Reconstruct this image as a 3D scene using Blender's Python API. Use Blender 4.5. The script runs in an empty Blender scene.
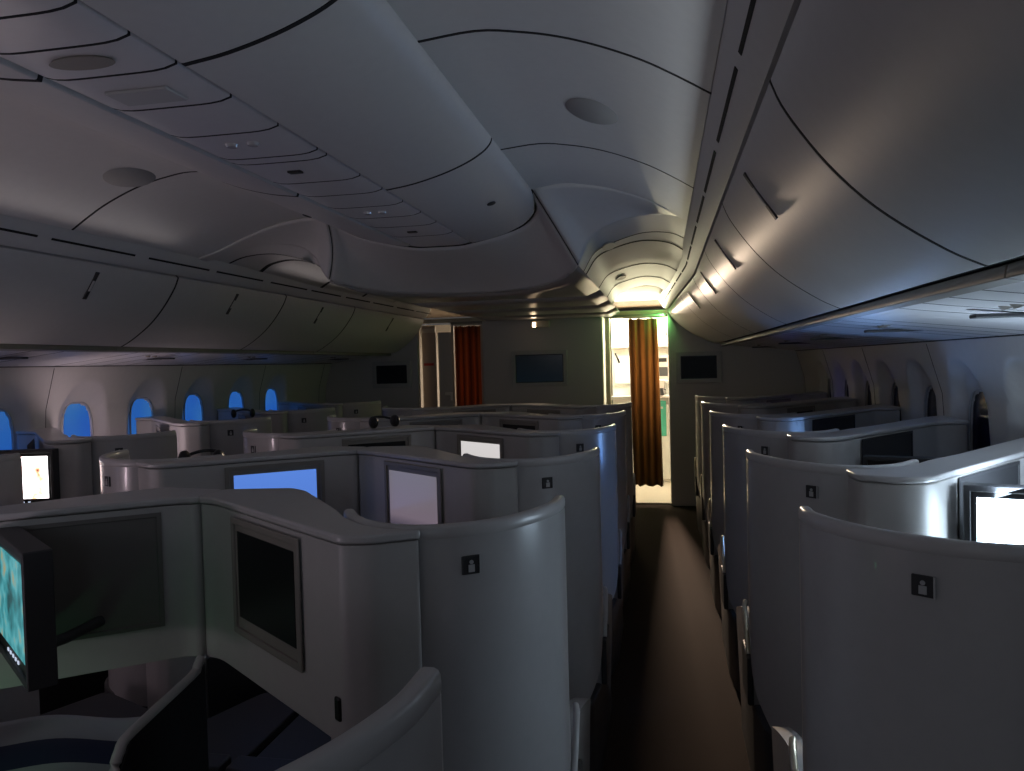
import bpy, bmesh, math, random
from mathutils import Vector, Matrix
random.seed(7)
S = bpy.context.scene
COL = S.collection

# ------------------------------------------------------------------ camera
F_PX = 775.0
cd = bpy.data.cameras.new('camera'); cam = bpy.data.objects.new('camera', cd); COL.objects.link(cam)
S.camera = cam
cd.sensor_fit = 'HORIZONTAL'; cd.sensor_width = 36.0; cd.lens = 36.0 * F_PX / 1024.0
cd.clip_start = 0.02; cd.clip_end = 100
H = 1.62
_Y = Vector((662 - 512, 360 - 385.5, F_PX)).normalized()          # the cabin's long axis seen in the camera frame
_r = math.radians(1.2)
_U = Vector((-math.sin(_r), -math.cos(_r), 0)); _U = (_U - _U.dot(_Y) * _Y).normalized()
_X = _Y.cross(_U)
right = Vector((_X.x, _Y.x, _U.x)); down = Vector((_X.y, _Y.y, _U.y)); fwd = Vector((_X.z, _Y.z, _U.z))
R3 = Matrix((right, -down, -fwd)).transposed()
cam.matrix_world = Matrix.Translation((1.25, 0, H)) @ R3.to_4x4()

# ------------------------------------------------------------------ exposure, world, lights
vs = S.view_settings
vs.view_transform = 'Standard'; vs.look = 'None'; vs.gamma = 1.0; vs.use_curve_mapping = False
vs.exposure = -0.12
w = bpy.data.worlds.new('world'); S.world = w; w.use_nodes = True
w.node_tree.nodes['Background'].inputs[0].default_value = (0.95, 0.92, 0.93, 1)
w.node_tree.nodes['Background'].inputs[1].default_value = 0.075

def area(name, loc, tgt, sx, sy, power, color, spread=180):
    l = bpy.data.lights.new(name, 'AREA'); l.shape = 'RECTANGLE'; l.size = sx; l.size_y = sy
    l.energy = power; l.color = color; l.spread = math.radians(spread)
    o = bpy.data.objects.new(name, l); COL.objects.link(o); o.location = loc
    o.rotation_euler = (Vector(tgt) - Vector(loc)).to_track_quat('-Z', 'Y').to_euler()
    return o
# fill lamps added behind the camera, in the open rear of the cabin
area('rear_cool_fill', (2.1, -2.6, 1.9), (1.3, 3.0, 1.1), 0.35, 0.8, 4.5, (0.50, 0.72, 1.0))
area('rear_fill', (-0.6, -3.2, 2.1), (-0.6, 5.0, 1.5), 2.6, 0.5, 4.0, (0.92, 0.92, 1.0))
# front galley (right opening), bright warm white, and the door area behind the left curtain
area('galley_ceiling_light', (1.0, 10.0, 2.13), (1.0, 10.3, 0.0), 1.2, 0.7, 62.0, (1.0, 0.88, 0.66))
area('vault_fill', (0.95, 9.45, 2.18), (1.02, 5.0, 2.42), 0.6, 0.03, 11.0, (1.0, 0.90, 0.58), 110)  # added out of sight behind the header to brighten the aisle vault
area('galley_green_light', (1.29, 8.80, 2.09), (0.75, 8.9, 1.9), 0.1, 0.1, 3.5, (0.15, 1.0, 0.2))
area('entry_corner_light', (1.30, 8.64, 2.11), (0.98, 8.80, 1.92), 0.05, 0.04, 0.9, (0.25, 1.0, 0.22))
area('galley_work_light', (1.20, 10.15, 2.10), (1.32, 5.0, 0.0), 0.09, 0.09, 34.0, (1.0, 0.76, 0.56), 50)
area('recess_green_fill', (-0.36, 1.34, 0.72), (-0.28, 1.75, 0.92), 0.06, 0.03, 0.08, (0.2, 1.0, 0.45))  # added lamp, tints the lower console recess green
# dim strips added along the side rails as soft fill, washing the ceiling
for _y, _l in ((1.6, 4.4), (6.2, 2.6)):
    area('cove_fill', (-1.31, _y, 2.22), (-0.75, _y, 2.6), _l, 0.03, 0.14 * _l, (1.0, 0.88, 0.86))
for _y in (1.6,):
    area('cove_fill', (1.31, _y, 2.22), (0.75, _y, 2.6), 4.4, 0.03, 1.2, (0.84, 0.92, 1.0))
# lamp added by the white screen to brighten the service panels above it
area('service_panel_fill', (2.3, 2.35, 1.22), (2.32, 3.0, 1.75), 0.30, 0.20, 8.0, (0.62, 0.80, 1.0))
area('window_seat_fill', (-2.15, 1.7, 1.05), (-2.3, 3.2, 1.7), 0.25, 0.18, 4.5, (1.0, 0.76, 0.86))  # added lamp, lifts the left bins, service panels and wall
area('window_seat_fill', (-2.35, 4.2, 1.12), (-2.35, 5.4, 1.7), 0.25, 0.18, 2.2, (1.0, 0.78, 0.84))  # second added lamp, lifts the left service panels farther along
area('lap_screen_glow', (-0.55, 0.75, 1.0), (-0.2, 1.3, 2.3), 0.25, 0.16, 1.6, (0.95, 0.75, 0.92))
area('entry_light', (-1.1, 9.9, 2.13), (-1.1, 9.9, 0.0), 0.9, 0.5, 26.0, (1.0, 0.80, 0.60))

# ------------------------------------------------------------------ materials
def mat(name, col, rough=0.5, metal=0.0, emit=None, es=0.0, var=0.04, scale=30, bump=0.0, coat=0.0, spec=0.5):
    m = bpy.data.materials.new(name); m.use_nodes = True
    nt = m.node_tree; b = nt.nodes['Principled BSDF']
    b.inputs['Roughness'].default_value = rough; b.inputs['Metallic'].default_value = metal
    b.inputs['Specular IOR Level'].default_value = spec
    b.inputs['Coat Weight'].default_value = coat
    tc = nt.nodes.new('ShaderNodeTexCoord'); n = nt.nodes.new('ShaderNodeTexNoise'); n.inputs['Scale'].default_value = scale
    nt.links.new(tc.outputs['Object'], n.inputs['Vector'])
    mx = nt.nodes.new('ShaderNodeMix'); mx.data_type = 'RGBA'
    c = Vector(col)
    mx.inputs[6].default_value = (*(c * (1 - var)), 1); mx.inputs[7].default_value = (*(c * (1 + var)), 1)
    nt.links.new(n.outputs['Fac'], mx.inputs[0]); nt.links.new(mx.outputs[2], b.inputs['Base Color'])
    if bump:
        bp = nt.nodes.new('ShaderNodeBump'); bp.inputs['Strength'].default_value = bump; bp.inputs['Distance'].default_value = 0.002
        nt.links.new(n.outputs['Fac'], bp.inputs['Height']); nt.links.new(bp.outputs[0], b.inputs['Normal'])
    if emit:
        b.inputs['Emission Color'].default_value = (*emit, 1); b.inputs['Emission Strength'].default_value = es
    return m

M = {}
M['shell'] = mat('pearl_grey_shell', (0.50, 0.485, 0.48), 0.27, coat=0.2)
M['shell_cap'] = mat('grey_shell_cap', (0.56, 0.54, 0.53), 0.3)
M['console'] = mat('grey_console_laminate', (0.53, 0.51, 0.49), 0.42)
M['recess'] = mat('taupe_recess', (0.20, 0.185, 0.17), 0.6)
M['trim'] = mat('champagne_metal_trim', (0.75, 0.66, 0.5), 0.28, metal=0.9)
M['bezel'] = mat('taupe_monitor_bezel', (0.27, 0.25, 0.22), 0.45)
M['black'] = mat('black_plastic', (0.012, 0.012, 0.013), 0.35)
M['dark'] = mat('dark_grey_plastic', (0.04, 0.04, 0.043), 0.5)
M['glass'] = mat('dark_screen_glass', (0.008, 0.009, 0.010), 0.35, spec=0.25)
M['fabric'] = mat('charcoal_seat_fabric', (0.045, 0.045, 0.055), 0.9, scale=300, bump=0.5)
M['fabric2'] = mat('brown_seat_fabric', (0.10, 0.065, 0.05), 0.9, scale=300, bump=0.5)
M['bin'] = mat('overhead_bin_laminate', (0.62, 0.61, 0.60), 0.42)
M['ceil'] = mat('ceiling_panel', (0.66, 0.66, 0.65), 0.5)
M['psu'] = mat('service_panel_plastic', (0.66, 0.65, 0.66), 0.33)
M['wall'] = mat('sidewall_panel', (0.66, 0.64, 0.62), 0.42)
M['bulk'] = mat('bulkhead_fabric', (0.60, 0.58, 0.57), 0.7, scale=200, bump=0.2)
M['frame'] = mat('bulkhead_monitor_frame', (0.50, 0.50, 0.50), 0.5)
M['gap'] = mat('black_gap_seal', (0.008, 0.008, 0.009), 0.8)
M['white'] = mat('white_galley_laminate', (0.80, 0.79, 0.75), 0.4)
M['steel'] = mat('brushed_steel', (0.6, 0.6, 0.58), 0.3, metal=1.0)
M['beige'] = mat('beige_door_lining', (0.48, 0.38, 0.30), 0.5)
M['cream'] = mat('cream_frame', (0.62, 0.55, 0.45), 0.5)
M['teal'] = mat('teal_card', (0.08, 0.5, 0.36), 0.5)
M['red'] = mat('red_label', (0.5, 0.05, 0.04), 0.5)
M['winframe'] = mat('window_frame', (0.45, 0.45, 0.45), 0.35)
M['lampon'] = mat('lit_lamp', (0.8, 0.7, 0.6), 0.4, emit=(1.0, 0.72, 0.45), es=9.0)
M['lens'] = mat('lamp_lens', (0.8, 0.8, 0.8), 0.1, metal=0.4)

def carpet():
    m = bpy.data.materials.new('brown_aisle_carpet'); m.use_nodes = True; nt = m.node_tree; b = nt.nodes['Principled BSDF']
    b.inputs['Roughness'].default_value = 1.0; b.inputs['Specular IOR Level'].default_value = 0.1
    tc = nt.nodes.new('ShaderNodeTexCoord'); n = nt.nodes.new('ShaderNodeTexNoise'); n.inputs['Scale'].default_value = 260
    r = nt.nodes.new('ShaderNodeValToRGB'); r.color_ramp.elements[0].position = 0.35; r.color_ramp.elements[1].position = 0.7
    r.color_ramp.elements[0].color = (0.016, 0.011, 0.009, 1); r.color_ramp.elements[1].color = (0.065, 0.043, 0.035, 1)
    nt.links.new(tc.outputs['Object'], n.inputs['Vector']); nt.links.new(n.outputs['Fac'], r.inputs[0]); nt.links.new(r.outputs[0], b.inputs['Base Color'])
    bp = nt.nodes.new('ShaderNodeBump'); bp.inputs['Strength'].default_value = 0.4; bp.inputs['Distance'].default_value = 0.003
    nt.links.new(n.outputs['Fac'], bp.inputs['Height']); nt.links.new(bp.outputs[0], b.inputs['Normal'])
    return m
M['carpet'] = carpet()

def curtain_mat(name, c1, c2):
    m = bpy.data.materials.new(name); m.use_nodes = True; nt = m.node_tree; b = nt.nodes['Principled BSDF']
    b.inputs['Roughness'].default_value = 0.8
    tc = nt.nodes.new('ShaderNodeTexCoord'); wv = nt.nodes.new('ShaderNodeTexWave'); wv.bands_direction = 'X'
    wv.inputs['Scale'].default_value = 4.0; wv.inputs['Distortion'].default_value = 0.6
    mx = nt.nodes.new('ShaderNodeMix'); mx.data_type = 'RGBA'; mx.inputs[6].default_value = (*c1, 1); mx.inputs[7].default_value = (*c2, 1)
    nt.links.new(tc.outputs['Object'], wv.inputs['Vector']); nt.links.new(wv.outputs['Fac'], mx.inputs[0]); nt.links.new(mx.outputs[2], b.inputs['Base Color'])
    # cloth lets some of the galley light through
    out = nt.nodes['Material Output']; tr = nt.nodes.new('ShaderNodeBsdfTranslucent'); ms = nt.nodes.new('ShaderNodeMixShader'); ms.inputs[0].default_value = 0.42
    nt.links.new(mx.outputs[2], tr.inputs[0]); nt.links.new(b.outputs[0], ms.inputs[1]); nt.links.new(tr.outputs[0], ms.inputs[2]); nt.links.new(ms.outputs[0], out.inputs[0])
    return m
M['curtain'] = curtain_mat('orange_striped_curtain', (0.46, 0.17, 0.06), (0.22, 0.08, 0.035))
M['curtain2'] = curtain_mat('tan_striped_curtain', (0.36, 0.23, 0.11), (0.14, 0.09, 0.05))

def screen_mat(name, cols, strength, kind='grad'):
    """a lit display: blocks of colour from a noise or a gradient, as emission"""
    m = bpy.data.materials.new(name); m.use_nodes = True; nt = m.node_tree; b = nt.nodes['Principled BSDF']
    b.inputs['Base Color'].default_value = (0.01, 0.01, 0.01, 1); b.inputs['Roughness'].default_value = 0.15
    tc = nt.nodes.new('ShaderNodeTexCoord'); r = nt.nodes.new('ShaderNodeValToRGB')
    if kind == 'grad':
        sp = nt.nodes.new('ShaderNodeSeparateXYZ'); nt.links.new(tc.outputs['Generated'], sp.inputs[0]); nt.links.new(sp.outputs['Z'], r.inputs[0])
    else:
        n = nt.nodes.new('ShaderNodeTexNoise'); n.inputs['Scale'].default_value = 3.2 if kind == 'noise' else 6; n.inputs['Detail'].default_value = 2
        nt.links.new(tc.outputs['Generated'], n.inputs['Vector']); nt.links.new(n.outputs['Fac'], r.inputs[0])
    els = r.color_ramp.elements
    while len(els) < len(cols): els.new(0.5)
    for e, (p, c) in zip(els, cols): e.position = p; e.color = (*c, 1)
    nt.links.new(r.outputs[0], b.inputs['Emission Color']); b.inputs['Emission Strength'].default_value = strength
    return m
M['scr_white'] = screen_mat('white_screen', [(0, (0.60, 0.80, 1)), (1, (0.66, 0.84, 1))], 22.0)
M['scr_blue'] = screen_mat('blue_screen', [(0, (0.10, 0.23, 0.75)), (1, (0.12, 0.28, 0.85))], 0.9)
M['scr_lav'] = screen_mat('lavender_screen', [(0, (0.10, 0.09, 0.15)), (0.22, (0.42, 0.33, 0.42)), (1, (0.40, 0.36, 0.40))], 0.42)
M['scr_pale'] = screen_mat('pale_screen', [(0, (0.8, 0.76, 0.75)), (1, (0.9, 0.86, 0.85))], 0.8)
M['scr_movie'] = screen_mat('film_screen', [(0.28, (0.03, 0.012, 0.008)), (0.38, (0.9, 0.35, 0.2)), (0.46, (1, 0.9, 0.9)), (0.8, (0.9, 0.9, 1))], 5.0, 'noise')
M['scr_map'] = screen_mat('teal_film_screen', [(0.3, (0.02, 0.10, 0.11)), (0.45, (0.05, 0.32, 0.36)), (0.55, (0.12, 0.50, 0.55)), (0.66, (0.45, 0.40, 0.22))], 0.8, 'noise')
M['scr_pink'] = screen_mat('pink_screen', [(0, (0.8, 0.6, 0.9)), (1, (0.9, 0.75, 0.95))], 4.0)
M['scr_azure'] = screen_mat('azure_screen', [(0, (0.12, 0.30, 0.9)), (1, (0.25, 0.5, 1.0))], 16.0)
M['scr_violet'] = screen_mat('violet_screen', [(0, (0.03, 0.03, 0.30)), (1, (0.05, 0.05, 0.45))], 1.4)
M['icon'] = mat('lit_icon', (0.5, 0.55, 0.7), 0.4, emit=(0.7, 0.8, 1.0), es=0.8)
M['bulk_scr'] = screen_mat('teal_glow_screen', [(0, (0.002, 0.012, 0.022)), (1, (0.002, 0.006, 0.010))], 0.3)
def pane_mat():
    m = bpy.data.materials.new('dimmed_blue_window_pane'); m.use_nodes = True; nt = m.node_tree; b = nt.nodes['Principled BSDF']
    b.inputs['Base Color'].default_value = (0.01, 0.02, 0.05, 1); b.inputs['Roughness'].default_value = 0.15
    tc = nt.nodes.new('ShaderNodeTexCoord'); n = nt.nodes.new('ShaderNodeTexNoise'); n.inputs['Scale'].default_value = 1.5
    nt.links.new(tc.outputs['Object'], n.inputs['Vector'])
    r = nt.nodes.new('ShaderNodeValToRGB'); r.color_ramp.elements[0].position = 0.3; r.color_ramp.elements[1].position = 0.7
    r.color_ramp.elements[0].color = (0.008, 0.075, 0.42, 1); r.color_ramp.elements[1].color = (0.035, 0.15, 0.38, 1)
    nt.links.new(n.outputs['Fac'], r.inputs[0]); nt.links.new(r.outputs[0], b.inputs['Emission Color']); b.inputs['Emission Strength'].default_value = 1.0
    return m
M['pane_lit'] = pane_mat()
M['pane_dark'] = mat('dark_window_pane', (0.01, 0.012, 0.05), 0.12)

# ------------------------------------------------------------------ helpers
def tag(o, label, cat, group=None, kind=None):
    if label: o['label'] = label
    if cat: o['category'] = cat
    if group: o['group'] = group
    if kind: o['kind'] = kind
    return o

def obj(name, me, m, parent=None, smooth=40, bevel=0, seg=2):
    if isinstance(me, bmesh.types.BMesh):
        bm = me; me = bpy.data.meshes.new(name)
        bmesh.ops.remove_doubles(bm, verts=bm.verts, dist=1e-5)
        bmesh.ops.recalc_face_normals(bm, faces=bm.faces)
        bm.to_mesh(me); bm.free()
    o = bpy.data.objects.new(name, me); COL.objects.link(o)
    me.materials.append(M[m] if isinstance(m, str) else m)
    if smooth:
        for p in me.polygons: p.use_smooth = True
        me.set_sharp_from_angle(angle=math.radians(smooth))
    if bevel:
        b = o.modifiers.new('bevel', 'BEVEL'); b.width = bevel; b.segments = seg; b.limit_method = 'ANGLE'; b.angle_limit = math.radians(50)
        b.harden_normals = True
    if parent: o.parent = parent
    return o

def struct(name, me, m, **k):
    o = obj(name, me, m, **k); o['kind'] = 'structure'; return o

def thing(name, label, cat, loc=(0, 0, 0), group=None):
    o = bpy.data.objects.new(name, None); COL.objects.link(o); o.location = loc; o.empty_display_size = 0.1
    return tag(o, label, cat, group)

def add_box(bm, c, s, rz=0, mtx=None):
    r = bmesh.ops.create_cube(bm, size=1)['verts']
    m = Matrix.Translation(c) @ Matrix.Rotation(rz, 4, 'Z') @ Matrix.Diagonal((*s, 1))
    if mtx: m = mtx @ m
    bmesh.ops.transform(bm, matrix=m, verts=r)
    return r

def box(c, s, rz=0):
    bm = bmesh.new(); add_box(bm, c, s, rz); return bm

def add_cyl(bm, p0, p1, r0, r1=None, seg=16, cap=True):
    p0, p1 = Vector(p0), Vector(p1); d = p1 - p0
    v = bmesh.ops.create_cone(bm, cap_ends=cap, segments=seg, radius1=r0, radius2=r0 if r1 is None else r1, depth=d.length)['verts']
    bmesh.ops.transform(bm, matrix=Matrix.Translation((p0 + p1) / 2) @ d.to_track_quat('Z', 'Y').to_matrix().to_4x4(), verts=v)

def smooth_path(pts, n=6):
    P = [Vector(p) for p in pts]; out = []
    for i in range(len(P) - 1):
        a = P[i - 1] if i else P[0] * 2 - P[1]; b, c = P[i], P[i + 1]
        d = P[i + 2] if i + 2 < len(P) else P[-1] * 2 - P[-2]
        for k in range(n):
            t = k / n
            out.append(0.5 * ((2 * b) + (c - a) * t + (2 * a - 5 * b + 4 * c - d) * t * t + (3 * b - a - 3 * c + d) * t ** 3))
    out.append(P[-1]); return out

def add_tube(bm, pts, r, seg=10, ends=True):
    pts = [Vector(p) for p in pts]; rings = []
    for i, p in enumerate(pts):
        t = (pts[min(i + 1, len(pts) - 1)] - pts[max(i - 1, 0)]).normalized()
        ref = Vector((0, 0, 1)) if abs(t.z) < 0.95 else Vector((1, 0, 0))
        a = t.cross(ref).normalized(); b = t.cross(a)
        rr = r[i] if isinstance(r, (list, tuple)) else r
        rings.append([bm.verts.new(p + (a * math.cos(2 * math.pi * k / seg) + b * math.sin(2 * math.pi * k / seg)) * rr) for k in range(seg)])
    for A, B in zip(rings, rings[1:]):
        for k in range(seg): bm.faces.new((A[k], A[(k + 1) % seg], B[(k + 1) % seg], B[k]))
    if ends: bm.faces.new(rings[0]); bm.faces.new(rings[-1][::-1])

def prism(poly, z0, z1):
    """vertical prism over an xy polygon"""
    bm = bmesh.new()
    lo = [bm.verts.new((x, y, z0)) for x, y in poly]; hi = [bm.verts.new((x, y, z1)) for x, y in poly]
    n = len(poly)
    for i in range(n): bm.faces.new((lo[i], lo[(i + 1) % n], hi[(i + 1) % n], hi[i]))
    bm.faces.new(lo[::-1]); bm.faces.new(hi)
    return bm

def extrude_y(profile, y0, y1, ny=1, fn=None, closed=True, bm=None):
    """a cross-section (x,z) run along the cabin from y0 to y1"""
    bm = bm or bmesh.new(); rings = []
    for k in range(ny + 1):
        y = y0 + (y1 - y0) * k / ny
        rings.append([bm.verts.new(fn(x, y, z) if fn else (x, y, z)) for x, z in profile])
    n = len(profile)
    for A, B in zip(rings, rings[1:]):
        for i in range(n if closed else n - 1):
            bm.faces.new((A[i], A[(i + 1) % n], B[(i + 1) % n], B[i]))
    if closed: bm.faces.new(rings[0][::-1]); bm.faces.new(rings[-1])
    return bm

def grid(fn, nu, nv):
    bm = bmesh.new(); V = [[bm.verts.new(fn(i / nu, j / nv)) for j in range(nv + 1)] for i in range(nu + 1)]
    for i in range(nu):
        for j in range(nv): bm.faces.new((V[i][j], V[i + 1][j], V[i + 1][j + 1], V[i][j + 1]))
    return bm

def solid(o, t, off=1.0):
    s = o.modifiers.new('solid', 'SOLIDIFY'); s.thickness = t; s.offset = off; return o

def lerp(a, b, t): return a + (b - a) * t
def pw(tab, x):
    if x <= tab[0][0]: return tab[0][1]
    for (a, va), (b, vb) in zip(tab, tab[1:]):
        if x <= b: return lerp(va, vb, (x - a) / (b - a))
    return tab[-1][1]

Y_BACK = -1.6; Y_BULK = 8.75; Y_NOSE = 11.0

# ------------------------------------------------------------------ setting: floor, walls, ceiling
struct('floor', box((0, (Y_BACK + Y_NOSE) / 2, -0.05), (5.6, Y_NOSE - Y_BACK, 0.1)), 'carpet')

WIN_R = [4.21 + 0.69 * k for k in range(-5, 6)]
WIN_Y = [4.07 + 0.69 * k for k in range(-5, 6)]
WPROF = [(0.0, 2.50), (0.35, 2.66), (0.8, 2.735), (1.15, 2.75), (1.4, 2.735), (1.68, 2.655), (1.80, 2.61)]
def wall_mesh(s, y0, y1, reveal_h, reveal_w):
    zs = [0, .2, .4, .6] + [0.7 + 0.02 * k for k in range(50)] + [1.7, 1.76]
    ny = int((y1 - y0) / 0.024)
    def fn(u, v):
        j = v * (len(zs) - 1); z = zs[int(round(j))]; y = y0 + (y1 - y0) * u
        x = pw(WPROF, z)
        d = 0
        for wy in (WIN_Y if s < 0 else WIN_R):
            if abs(y - wy) < 0.4:
                # outer scallop (soft) and pane opening
                q = (abs((y - wy) / reveal_w) ** 2.4 + abs((z - 1.20) / reveal_h) ** 2.4)
                if q < 1: d = max(d, 0.056 * min(1, (1 - q) * (1.6 if s < 0 else 3.0)))
                q2 = (abs((y - wy) / 0.145) ** 3.2 + abs((z - 1.20) / 0.235) ** 3.2)
                if q2 < 1: d = max(d, 0.05 + 0.03 * min(1, (1 - q2) * 6))
        return Vector((s * (x + d), y, z))
    return grid(fn, ny, len(zs) - 1)
for side, s in (('left', -1), ('right', 1)):
    o = struct('wall_' + side, wall_mesh(s, Y_BACK, Y_BULK + 0.02, 0.38, 0.235), 'wall', smooth=60)
for k, wy0 in enumerate([y for y in WIN_Y if y > -0.5]):
    for s in (-1, 1):
        wy = wy0 + (0.14 if s > 0 else 0)
        def fn(u, v, s=s, wy=wy):
            a = 2 * math.pi * u
            ca, sa = math.cos(a), math.sin(a); e = 2 / 3.0
            return Vector((s * (2.808), wy + 0.138 * v * math.copysign(abs(ca) ** e, ca), 1.20 + 0.228 * v * math.copysign(abs(sa) ** e, sa)))
        wn = k * 2 + (1 if s < 0 else 2)
        pane = struct('window_%d' % wn, grid(fn, 40, 3), 'pane_lit' if s < 0 else 'pane_dark', smooth=0)
        bm = bmesh.new()
        add_tube(bm, [(s * (2.795), wy + 0.142 * math.copysign(abs(math.cos(a)) ** (2 / 3), math.cos(a)), 1.20 + 0.232 * math.copysign(abs(math.sin(a)) ** (2 / 3), math.sin(a)))
                      for a in [2 * math.pi * i / 40 for i in range(41)]], 0.007, 8, False)
        obj('window_frame', bm, 'winframe', pane, smooth=60)
# vertical joints between sidewall panels
for s in (-1, 1):
    bm = bmesh.new()
    for k in range(-2, 7, 2):
        y = (4.07 if s < 0 else 4.21) + 0.69 * k + 0.345
        add_tube(bm, [(s * (pw(WPROF, z) - 0.000), y, z) for z in [0.5 + 0.1 * i for i in range(12)] + [1.67]], 0.0022, 6)
    struct('trim_%d' % (1 if s < 0 else 2), bm, 'gap')

# ceiling high section
CPROF = [(0.0, 2.50), (0.612, 2.492), (0.78, 2.505), (0.90, 2.49), (1.0, 2.468), (1.1, 2.435), (1.21, 2.388), (1.30, 2.338), (1.385, 2.285)]
def right_in(x, y, z):
    """the right rail and bin tops lean in towards the door ahead of row five"""
    if y > 5.2 and x > 0:
        wgt = max(0, min(1, (1.95 - x) / 0.5)); x -= 0.045 * (y - 5.2) * wgt
    return (x, y, z)
CY = [Y_BACK, 0.55, 2.03, 3.12, 3.85]
for s in (-1, 1):
    for a, b in zip(CY[:-1] + ([4.0] if False else []), CY[1:]):
        if b > 3.8: b = 3.88 if s > 0 else 4.26
        pr = smooth_path([(x, z) for x, z in CPROF[1:]], 4)
        prof = [(s * p.x, p.y) for p in pr]
        top = [(x, z + 0.03) for x, z in prof[::-1]]
        struct('ceiling', extrude_y(prof + top, a + 0.005, b - 0.005), 'ceil', bevel=0.004)
        if a > 0:
            sl = [(x, z - 0.0005) for x, z in prof]
            struct('trim_%d' % (20 + int(a) * 2 + (s > 0)), extrude_y(sl + [(x, z + 0.02) for x, z in sl[::-1]], a - 0.0055, a + 0.0055), 'gap')
struct('ceiling', box((0, (Y_BACK + 4.4) / 2, 2.62), (2.9, 4.4 - Y_BACK, 0.04)), 'gap')
struct('ceiling', box((0, (Y_BACK + 4.4) / 2, 2.545), (1.25, 4.4 - Y_BACK, 0.03)), 'ceil')
# oval ceiling loudspeaker covers
def oval(name, label, c, rx, ry, nrm, m='ceil', th=0.006, group=None):
    bm = bmesh.new(); v = bmesh.ops.create_cone(bm, cap_ends=True, segments=32, radius1=1, radius2=0.92, depth=1)['verts']
    q = Vector(nrm).to_track_quat('Z', 'Y').to_matrix().to_4x4()
    bmesh.ops.transform(bm, matrix=Matrix.Translation(c) @ q @ Matrix.Diagonal((rx, ry, th, 1)), verts=v)
    return tag(obj(name, bm, m), label, 'speaker cover', group)
M['spk'] = mat('speaker_mesh_cover', (0.36, 0.36, 0.35), 0.6)
oval('ceiling_speaker', 'oval grey loudspeaker cover in the ceiling above the right aisle', (1.04, 2.62, 2.452), 0.125, 0.095, (-0.28, 0, -1), 'spk')
oval('ceiling_speaker', 'oval grey loudspeaker cover in the dark ceiling above the left aisle', (-0.99, 3.0, 2.466), 0.125, 0.095, (0.25, 0, -1), 'spk')

# shroud that closes the high ceiling and drops to the low entry ceiling
TOPC = [(0, 4.40, 2.32), (.10, 4.395, 2.32), (.17, 4.37, 2.323), (.35, 4.36, 2.358), (.5, 4.33, 2.402), (.60, 4.15, 2.452), (.625, 3.87, 2.496), (.75, 3.84, 2.504), (.95, 3.83, 2.479), (1.15, 3.82, 2.414), (1.3, 3.82, 2.338), (1.39, 3.80, 2.285)]
BOTC = [(0, 5.32, 2.12), (.12, 5.31, 2.12), (.24, 5.26, 2.12), (.42, 5.1, 2.12), (.6, 4.82, 2.122), (.72, 4.58, 2.135), (.80, 4.35, 2.164), (.876, 4.3, 2.291), (.99, 4.2, 2.35), (1.152, 4.1, 2.37), (1.306, 4.0, 2.348), (1.397, 3.87, 2.285)]
BOTL = [(0, 5.32, 2.12), (.12, 5.31, 2.12), (.24, 5.28, 2.12), (.42, 5.15, 2.12), (.6, 4.96, 2.125), (.72, 4.78, 2.145), (.80, 4.60, 2.185), (.872, 4.58, 2.325), (.96, 4.52, 2.395), (1.13, 4.42, 2.405), (1.29, 4.30, 2.35), (1.397, 4.20, 2.285)]
TOPL = [(0, 4.40, 2.32), (.10, 4.395, 2.32), (.17, 4.38, 2.323), (.35, 4.38, 2.358), (.5, 4.37, 2.402), (.60, 4.32, 2.452), (.625, 4.20, 2.496), (.75, 4.22, 2.504), (.95, 4.23, 2.479), (1.15, 4.22, 2.414), (1.3, 4.18, 2.338), (1.39, 4.10, 2.285)]
def shroud(s, i0, i1, off=0.0):
    T = smooth_path([Vector(p) for p in (TOPC if s > 0 else TOPL)], 5); B = smooth_path([Vector(p) for p in (BOTC if s > 0 else BOTL)], 5)
    T = T[i0 * 5:i1 * 5 + 1]; B = B[i0 * 5:i1 * 5 + 1]; n = len(T) - 1
    def fn(u, v):
        i = int(round(u * n)); a, b = T[i], B[i]
        e = v + 0.16 * math.sin(math.pi * v)
        return Vector((s * lerp(a.x, b.x, v), lerp(a.y, b.y, e), lerp(a.z, b.z, v)))
    return grid(fn, n, 14)
bm = shroud(1, 0, 6); b2 = shroud(-1, 0, 6)
_m = bpy.data.meshes.new('tmp'); b2.to_mesh(_m); b2.free(); bm.from_mesh(_m)
solid(struct('ceiling', bm, 'ceil', smooth=70), 0.01, 1.0)
for s in (-1, 1):
    solid(struct('ceiling', shroud(s, 6, 11), 'ceil', smooth=70), 0.01, 1.0 if s > 0 else -1.0)
    bm = bmesh.new(); T, B = Vector((TOPC if s > 0 else TOPL)[6]), Vector((BOTC if s > 0 else BOTL)[6])
    pts = []
    for k in range(13):
        v = k / 12; e = v + 0.16 * math.sin(math.pi * v)
        pts.append((s * lerp(T.x, B.x, v), lerp(T.y, B.y, e), lerp(T.z, B.z, v) - 0.0005))
    add_tube(bm, pts, 0.003, 6)
    struct('trim_%d' % (3 if s < 0 else 4), bm, 'gap')
for s in (-1, 1):
    bm = bmesh.new(); add_tube(bm, [(s * p.x, p.y - 0.004, p.z - 0.002) for p in smooth_path([Vector(q) for q in (TOPC if s > 0 else TOPL)[:7]], 5)], 0.0045, 6)
    struct('trim_%d' % (61 if s < 0 else 62), bm, 'gap')
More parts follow.
